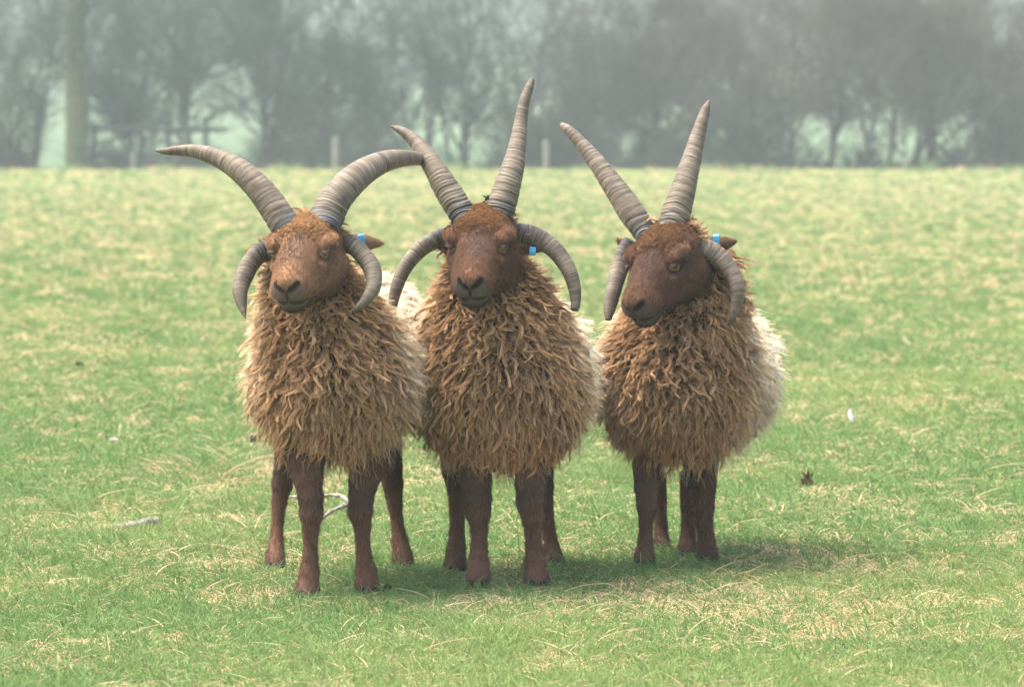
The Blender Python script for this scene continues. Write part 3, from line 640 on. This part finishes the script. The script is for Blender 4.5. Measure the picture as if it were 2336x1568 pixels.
ypx = 398 + (1690 - 398) * rng.random(NT) ** .92; Yt = H / ((ypx - HZ) / F); xt = (rng.random(NT) * 2 - 1) * (Yt * 1168 / F * 1.22 + .15)
for S in (sheep1, sheep2, sheep3):                               # longer tufts round the feet
    for L in S['legs']:
        f = G(L[-1][0], L[-1][1] + 8); m = 60; xt = np.r_[xt, f[0] + rng.normal(0, .05, m)]; Yt = np.r_[Yt, f[1] - .06 + rng.normal(0, .045, m)]
mo = G(480, 1090); xt = np.r_[xt, mo[0] + rng.normal(0, .12, 700)]; Yt = np.r_[Yt, mo[1] + rng.normal(0, .22, 700)]
NT = len(xt); NB = NT * PT
rep_ = lambda v: np.repeat(v, PT)
spr = rep_(.010 * (Yt / 11.7) ** .6); ox = rng.normal(0, 1, NB); oy = rng.normal(0, 1, NB)
xg = rep_(xt) + ox * spr; yg = rep_(Yt) + oy * spr; Yg = yg
tdead = rng.random(NT) < straw_field(xt, Yt) * .88; th = .75 + .5 * rng.random(NT)
dist = Yg / 11.7
dead = np.where(rep_(tdead), rng.random(NB) < .72, rng.random(NB) < .07)
tus = sstep(.42, .75, fbm(xg * 3.1 + 17, yg * 2.0, 81)); 
hgt = (.018 + .022 * rng.random(NB) ** 1.3 + .022 * tus * rng.random(NB)) * dist ** .33
hgt = hgt * rep_(th); tall = (rng.random(NB) < .012); hgt = np.where(tall, hgt * 1.9, hgt)
hgt = hgt * (1 + 1.2 * np.exp(-((xg - G(480, 1085)[0]) / .16) ** 2 - ((yg - G(480, 1085)[1]) / .4) ** 2))
hgt = hgt * (1 + 3.4 * sstep(92, 104, yg) * sstep(.35, .7, fbm(xg * 1.2, yg * .5, 87)))
az = np.arctan2(oy, ox) + rng.normal(0, .7, NB); lean = np.where(dead, .9 + .9 * rng.random(NB), .25 + .75 * rng.random(NB))
dx, dy = np.cos(az), np.sin(az); s = np.linspace(0, 1, 4)
zc = ground_z(xg, yg)
flat = np.where(dead, .55 + .5 * rng.random(NB), 1.0)
P = np.stack([xg[:, None] + dx[:, None] * hgt[:, None] * lean[:, None] * s ** 1.6, yg[:, None] + dy[:, None] * hgt[:, None] * lean[:, None] * s ** 1.6,
              zc[:, None] - .004 + hgt[:, None] * flat[:, None] * (s - .28 * lean[:, None] * s ** 2.2)], -1)
wid = (.00085 + .0007 * rng.random(NB)) * dist ** .75
R = wid[:, None] * np.array([1, .95, .7, .15])[None]
gA, gB, gC = np.array([.085, .165, .042]), np.array([.160, .270, .080]), np.array([.225, .295, .095])
t = rng.random((NB, 1)); t2 = fbm(xg * .7, yg * .5, 91)[:, None]
C = gA * (1 - t) + gB * t; C = C * (1 - sstep(.45, .8, t2) * .5) + gC * sstep(.45, .8, t2) * .5
sA, sB = np.array([.34, .255, .125]), np.array([.62, .50, .31]); t = rng.random((NB, 1))
C = np.where(dead[:, None], sA * (1 - t) + sB * t, C) * (.85 + .3 * rng.random((NB, 1)))
C = np.concatenate([C, np.ones((NB, 1))], 1)
tag(curvesobj('grass', P, R, C, M_grass), 'short green pasture grass mixed with bleached straw', 'grass', kind='stuff')

# ------------------------------------------------------------------ small things lying in the grass
def stick(name, pts, rads, mat, label, cat, n=26, nub=()):
    c = np.array([[*Gz(px, py, z)[:2], z] for px, py, z in pts]); sp_ = spline(np.c_[c, rads], n)
    rr = sp_[:, 3][:, None] * (1 + .12 * rng.normal(0, 1, (n, 10)) * .5)
    V, Q = tube(sp_[:, :3] + rng.normal(0, .0009, (n, 3)), rr * (1 + .18 * rng.normal(0, 1, (n, 1)).clip(-.8, 1.5)), 10)
    o = meshobj(name, V, Q, mat, None, True, None, [c[0][0], c[0][1], 0]); o.location = (c[0][0], c[0][1], 0); return tag(o, label, cat)
stick('bent_branch', [(640, 1136, .03), (700, 1134, .05), (735, 1133, .06), (768, 1131, .065), (792, 1142, .06), (806, 1170, .03)], [.003, .0045, .0055, .0055, .005, .004], M_stick, 'bleached bent branch arching above grass behind the legs of the ram with drooping horns', 'branch')
stick('fallen_branch', [(730, 1190, .03), (748, 1173, .05), (770, 1161, .055), (797, 1154, .055), (830, 1160, .03)], [.0035, .005, .0055, .005, .0035], M_stick, 'bleached branch lying under the bent one behind the drooping-horned ram', 'branch')
stick('weathered_stick', [(238, 1212, .006), (275, 1206, .012), (310, 1202, .016), (345, 1194, .02), (360, 1188, .014)], [.006, .012, .014, .013, .008], M_log, 'short grey weathered stick lying alone in open grass', 'stick')
def blob(name, px, py, r, mat, label, cat, z=.0):
    c = G(px, py); u = np.linspace(.02, np.pi - .02, 9); v = np.linspace(0, 2 * np.pi, 14, endpoint=False)
    V = np.array([(math.sin(a) * math.cos(b_) * r[0], math.sin(a) * math.sin(b_) * r[1], math.cos(a) * r[2]) for a in u for b_ in v]) * (1 + .12 * rng.normal(0, 1, (126, 1)))
    Q = np.array([(i * 14 + j, (i + 1) * 14 + j, (i + 1) * 14 + (j + 1) % 14, i * 14 + (j + 1) % 14) for i in range(8) for j in range(14)])
    o = meshobj(name, V, Q, mat); o.location = (c[0], c[1], z + r[2] * .6); return tag(o, label, cat)
blob('pale_stone', 260, 1022, (.02, .015, .014), M_stone, 'small pale stone in green grass on the open pasture', 'stone', .012)
blob('animal_dropping', 577, 1018, (.013, .012, .016), M_dung, 'grey dropping in grass close to the drooping-horned ram', 'dropping', .012)
blob('animal_dropping', 882, 1362, (.012, .010, .010), M_dung, 'small dark dropping in front of the gap between two rams', 'dropping', .012)
blob('animal_dropping', 182, 842, (.022, .014, .012), M_dung, 'dark dropping lying far out on the pasture in pale grass', 'dropping', .016)
# dead leaf standing in the grass: lobed curled blade
c = G(1842, 1122); ol = [(-.018, 0), (-.026, .02), (-.012, .022), (-.022, .042), (-.004, .036), (.004, .058), (.012, .04), (.024, .048), (.016, .024), (.026, .014), (.01, 0)]
V = [(x, .008 * math.sin(x * 90) + dz, z) for dz in (0, .0012) for x, z in ol]; k = len(ol)
Q = [tuple(range(k)), tuple(range(2 * k - 1, k - 1, -1))] + [(i, (i + 1) % k, k + (i + 1) % k, k + i) for i in range(k)]
o = meshobj('dead_leaf', V, Q, M_leaf, None, False); o.location = (c[0], c[1], .016); o.rotation_euler = (-.3, .1, .3); tag(o, 'curled dark brown dead leaf standing up in the grass', 'leaf')
# white feather
c = G(1944, 976); sp_ = spline([[0, 0, .0], [-.004, .0, .018], [-.008, .004, .034], [-.006, .006, .046]], 14); wv_ = np.sin(np.linspace(.25, 1, 14) * np.pi * .95) * .008 + .001
V = []
for (x, y_, z), w_ in zip(sp_, wv_):
    for sx, dz in ((-1, .0), (0, -.0015), (1, 0.0), (0, .0015)): V.append((x + sx * w_, y_ + dz - abs(sx) * .002, z))
Q = [(i * 4 + j, i * 4 + (j + 1) % 4, (i + 1) * 4 + (j + 1) % 4, (i + 1) * 4 + j) for i in range(13) for j in range(4)] + [(3, 2, 1, 0), (52, 53, 54, 55)]
o = meshobj('feather', V, Q, M_feather); o.location = (c[0], c[1], .02); tag(o, 'small white feather caught upright in the grass', 'feather')

# ------------------------------------------------------------------ hedgerow across the far end of the field
def grow(base, hgt, spread, stems, rs, levels=4, twigs=2200, lean=0.0, bushy=1.0):
    """stems (for the trunk mesh) and twigs (for the crown)"""
    g = np.random.default_rng(rs); ST = []; seg = []
    for k in range(stems):
        a = g.random() * 6.283; b0 = base + np.array([math.cos(a), math.sin(a), 0]) * (.05 + .22 * g.random()) * (stems > 1)
        tip = np.array([math.cos(a) * spread * .45 * g.random() + lean, math.sin(a) * spread * .35 * g.random(), hgt * (.6 + .3 * g.random())])
        mid = tip * .5 + g.normal(0, .16, 3) * [1, 1, .3]
        pts = spline([b0, b0 + mid * .45 + g.normal(0, .05, 3) * [1, 1, 0], b0 + mid, b0 + tip], 12); r0 = (.032 + .04 * g.random()) * hgt / 4.2 / math.sqrt(stems / 2.5)
        rr = r0 * (1 - .78 * np.linspace(0, 1, 12)); ST.append((pts, rr)); seg.append((pts, rr))
    TW = []; TR = []; cur = seg; counts = [stems * 9, 140, 620, twigs]
    for lv in range(levels):
        nxt = []; m = counts[lv]
        L0 = [1.5, .85, .5, .30][lv] * hgt / 4.5
        for _ in range(m):
            p, r = cur[g.integers(len(cur))]; lo_ = .22 if lv == 0 else .15
            u = lo_ + (1 - lo_) * g.random(); k = min(int(u * (len(p) - 1)), len(p) - 2); s0 = p[k] + (p[k + 1] - p[k]) * (u * (len(p) - 1) - k); d0 = p[k + 1] - p[k]; d0 = d0 / (np.linalg.norm(d0) + 1e-9)
            d = d0 * .65 + g.normal(0, .75, 3) * [1, .8, .7] + np.array([0, 0, .32]); d /= np.linalg.norm(d) + 1e-9; L = L0 * (.5 + g.random())
            c1 = s0 + d * L * .5 + g.normal(0, .06, 3) * L; e = s0 + d * L + np.array([0, 0, .12 * L]) + g.normal(0, .12, 3) * L
            if e[2] < .25: continue
            pp = spline([s0, c1, e], 5); r1 = max(r[k] * .62, .004); r1 = min(r1, [.04, .02, .011, .007][lv]); rr = r1 * np.array([1, .85, .7, .55, .35])
            nxt.append((pp, rr)); TW.append(pp); TR.append(rr)
        cur = nxt if nxt else cur
    return ST, np.array(TW), np.array(TR)
def bg_tree(name, px, Y, hgt, spread, stems, rs, tone, label, group, twigs=2200, mat=None, lean=0):
    b = W(px, 395, Y); base = np.array([b[0], Y, float(ground_z(np.array([b[0]]), np.array([Y]))[0]) - .05])
    root = empty(name, base); tag(root, label, 'tree', group)
    ST, TW, TR = grow(np.zeros(3), hgt, spread, stems, rs, 4, twigs, lean)
    V = []; Q = []; o = 0
    for p, r in ST:
        v, q = tube(p, r[:, None] * (1 + .1 * np.random.default_rng(rs).normal(0, 1, (12, 8))), 8); V.append(v); Q += [tuple(i + o for i in f) for f in q]; o += len(v)
    meshobj('trunk', np.concatenate(V), Q, mat or M_bark, root)
    g = np.random.default_rng(rs + 1); c = np.array(tone) * (.7 + .6 * g.random((len(TW), 1))); c = np.concatenate([c, np.ones((len(TW), 1))], 1)
    curvesobj('crown', TW, TR, c, M_twig, root)
    return root
BROWN, GREEN, GREY = (.085, .070, .056), (.040, .070, .046), (.066, .070, .062)
HG = 'bare trees of the hedgerow'
spec = [(60, 109, 5.2, 3.0, 3, GREEN), (265, 110.5, 4.6, 2.6, 1, GREEN), (330, 113, 5.0, 3, 3, GREEN), (455, 109, 5.4, 2.4, 2, GREEN), (590, 109.5, 5.6, 2.6, 3, GREEN), (640, 112, 5.2, 3, 3, GREY), (735, 110, 5.0, 2.8, 2, GREEN),
        (850, 112, 5.2, 2.6, 3, GREEN), (955, 109.5, 5.0, 3.0, 4, GREEN), (1060, 110.5, 5.4, 2.8, 3, GREEN), (1180, 113, 5.2, 3, 3, GREEN), (1290, 109.5, 4.6, 3.2, 4, GREY), (1400, 110.5, 4.8, 3.2, 5, GREY), (1500, 109, 4.6, 3.4, 4, BROWN),
        (1610, 111, 5.0, 3.2, 4, BROWN), (1700, 109.5, 4.8, 3.4, 5, BROWN), (1780, 113, 5.4, 3.4, 4, BROWN), (1893, 109, 5.2, 3.8, 1, BROWN), (2000, 111.5, 5.0, 3.4, 3, BROWN), (2055, 113.5, 5.2, 3.6, 3, GREY), (2130, 109, 5.0, 3.8, 2, BROWN), (2240, 110, 5.2, 3.4, 4, BROWN), (2330, 112, 5, 3.4, 3, BROWN), (2460, 110, 5, 3.4, 3, BROWN), (-90, 111, 5, 3, 3, GREEN)]
ORD = ['first', 'second', 'third', 'fourth', 'fifth', 'sixth', 'seventh', 'eighth', 'ninth', 'tenth', 'eleventh', 'twelfth']
LB = {GREEN: '%s thin grey-green leafless hedgerow tree along from the stout mossy trunk', GREY: '%s grey twiggy leafless hedgerow tree along from the stout mossy trunk', BROWN: '%s dense brown hawthorn of the hedgerow, counted along from the stout mossy trunk'}
cnt = {GREEN: 0, GREY: 0, BROWN: 0}
for k, (px, Y, hh, sp_, st_, tone) in enumerate(spec):
    grp = HG
    if px < 0: lab = 'second bare hedgerow tree past the stout mossy trunk, away from the rails'
    elif px < 170: lab = 'first bare hedgerow tree past the stout mossy trunk, away from the rails'
    elif px == 1893: lab = 'brown hawthorn on one stout dark trunk with green field showing beside it'
    elif px == 265: lab = 'slender single-stemmed bare tree growing behind the fence rails'
    else: lab = LB[tone] % ORD[cnt[tone]]; cnt[tone] += 1
    bg_tree('hedge_tree', px, Y, hh, sp_, st_, 100 + k, tone, lab, grp, twigs=2600 if tone == GREEN else 4200)
# old mossy trunk beside the rails
b = W(176, 395, 107.6); root = empty('mossy_tree', (b[0], 107.6, 0)); tag(root, 'stout mossy green tree trunk at the end of the fence rails', 'tree')
p = spline([[0, 0, -.1], [.02, 0, 1.2], [-.03, .1, 2.6], [.05, .1, 4.4]], 20); v, q = tube(p, (np.linspace(.27, .2, 20)[:, None]) * (1 + .08 * rng.normal(0, 1, (20, 14))), 14); meshobj('trunk', v, q, M_moss, root)
ST, TW, TR = grow(np.array([0, 0, 1.6]), 4.5, 3.4, 2, 77, 4, 1500); curvesobj('crown', TW, TR, np.tile([*GREEN, 1.0], (len(TW), 1)), M_twig, root)
# undergrowth along the foot of the hedge
m = 32000; x = (rng.random(m) * 2 - 1) * 15.5; xp = x / PXM(109) + CX
dens = .35 + .65 * sstep(.35, .6, fbm(x * .9, x * 0 + 3, 95)); gap = 1 - .85 * np.exp(-((xp - 1935) / 34) ** 2) - .85 * np.exp(-((xp - 1800) / 60) ** 2) - .8 * np.exp(-((xp - 2025) / 30) ** 2) - .6 * np.exp(-((xp - 690) / 40) ** 2)
keep = rng.random(m) < dens * np.clip(gap, .03, 1); x = x[keep]; m = len(x); y = 108.2 + 3 * rng.random(m); hh = (.2 + 2.6 * rng.random(m) ** 1.8 * sstep(.25, .75, fbm(x * .8 + 40, x * 0 + 8, 99)))
z0 = ground_z(x, y); s = np.linspace(0, 1, 5)[None]; a = rng.random(m) * 6.283
P = np.stack([x[:, None] + np.cos(a)[:, None] * hh[:, None] * .6 * s ** 1.5, y[:, None] + np.sin(a)[:, None] * hh[:, None] * .5 * s, z0[:, None] + hh[:, None] * (s - .3 * s ** 3)], -1)
C = np.where(rng.random((m, 1)) < .7, np.array([.045, .066, .045]), np.array([.065, .06, .05])) * (.7 + .6 * rng.random((m, 1))); C = np.concatenate([C, np.ones((m, 1))], 1)
tag(curvesobj('undergrowth', P, np.array([.009, .008, .007, .006, .003])[None], C, M_twig), 'dark tangle of brambles along the foot of the hedgerow', 'undergrowth', kind='stuff')
# fence: dark rails at one end, pale posts further along
def boxv(c, sx, sy, sz):
    V = [(c[0] + a * sx / 2, c[1] + b_ * sy / 2, c[2] + d * sz / 2) for a in (-1, 1) for b_ in (-1, 1) for d in (-1, 1)]
    return V, [(0, 1, 3, 2), (4, 6, 7, 5), (0, 4, 5, 1), (2, 3, 7, 6), (0, 2, 6, 4), (1, 5, 7, 3)]
b = W(300, 395, 107.9); fr = empty('rail_fence', (b[0], 107.9, 0)); tag(fr, 'dark wooden rail fence joined to the mossy trunk', 'fence')
k = PXM(107.9)
for px in (215, 300, 385, 470): 
    v, q = boxv(((px - 300) * k, 0, .5), .11, .11, 1.15); meshobj('post', v, q, M_rail, fr, False)
for pz in (295, 352): 
    zz = H - (pz - HZ) * k
    pts = spline([[(180 - 300) * k, -.08, zz], [(280 - 300) * k, -.08, zz + .015], [(400 - 300) * k, -.08, zz - .01], [(520 - 300) * k, -.08, zz]], 12); v, q = tube(pts, np.full(12, .055), 8); meshobj('rail', v, q, M_rail, fr)
for px, hh, lab in ((303, .45, 'short pale fence post below the dark rails'), (765, .80, 'pale fence post standing alone between grey-green trees'), (1246, .72, 'pale fence post seen between the upright horns of two rams'), (2066, .3, 'stubby pale fence post near brown hawthorns')):
    b = W(px, 395, 107.4); V, Q = tube(spline([[0, 0, -.1], [.005, 0, hh * .5], [0, .01, hh * .92], [0, .01, hh]], 10), np.r_[np.full(9, .062), .045], 9)
    o = meshobj('fence_post', V, Q, M_post); o.location = (b[0], 107.4, -.02); tag(o, lab, 'post', 'pale posts along the hedgerow')

# ------------------------------------------------------------------ distant wood on the rise, fading in the mist
m = 9000; x = (rng.random(m) * 2 - 1) * 110; y = 430 + 60 * rng.random(m); z0 = ground_z(x, y); hh = (3 + 6 * rng.random(m)) * (.4 + .9 * fbm(x * .06, x * 0, 97)); s = np.linspace(0, 1, 4)[None]
P = np.stack([x[:, None] + rng.normal(0, 1.2, (m, 1)) * s, y[:, None] + 0 * s, z0[:, None] + hh[:, None] * s], -1)
C = np.tile([.07, .08, .06, 1.0], (m, 1)) * (.7 + .6 * rng.random((m, 1)))
tag(curvesobj('distant_woods', P, np.array([.16, .14, .1, .05])[None], C, M_twig), 'distant misty wood on the rising ground beyond the hedgerow', 'woods', kind='stuff')

# ------------------------------------------------------------------ the misty air itself
v, q = boxv((0, 600, 9.5), 1500, 1300, 27)
hz = meshobj('haze', v, q, M_ground, None, False); hz.data.materials.clear()
mh = bpy.data.materials.new('haze'); mh.use_nodes = True; nt = mh.node_tree; nt.nodes.clear()
out = nt.nodes.new('ShaderNodeOutputMaterial'); pv = nt.nodes.new('ShaderNodeVolumePrincipled'); pv.inputs['Density'].default_value = .0013
pv.inputs['Color'].default_value = (.80, .95, .92, 1); pv.inputs['Anisotropy'].default_value = 0.0
nt.links.new(pv.outputs[0], out.inputs['Volume']); hz.data.materials.append(mh)
tag(hz, 'pale mist hanging over the whole pasture and hedgerow', 'haze', kind='stuff')
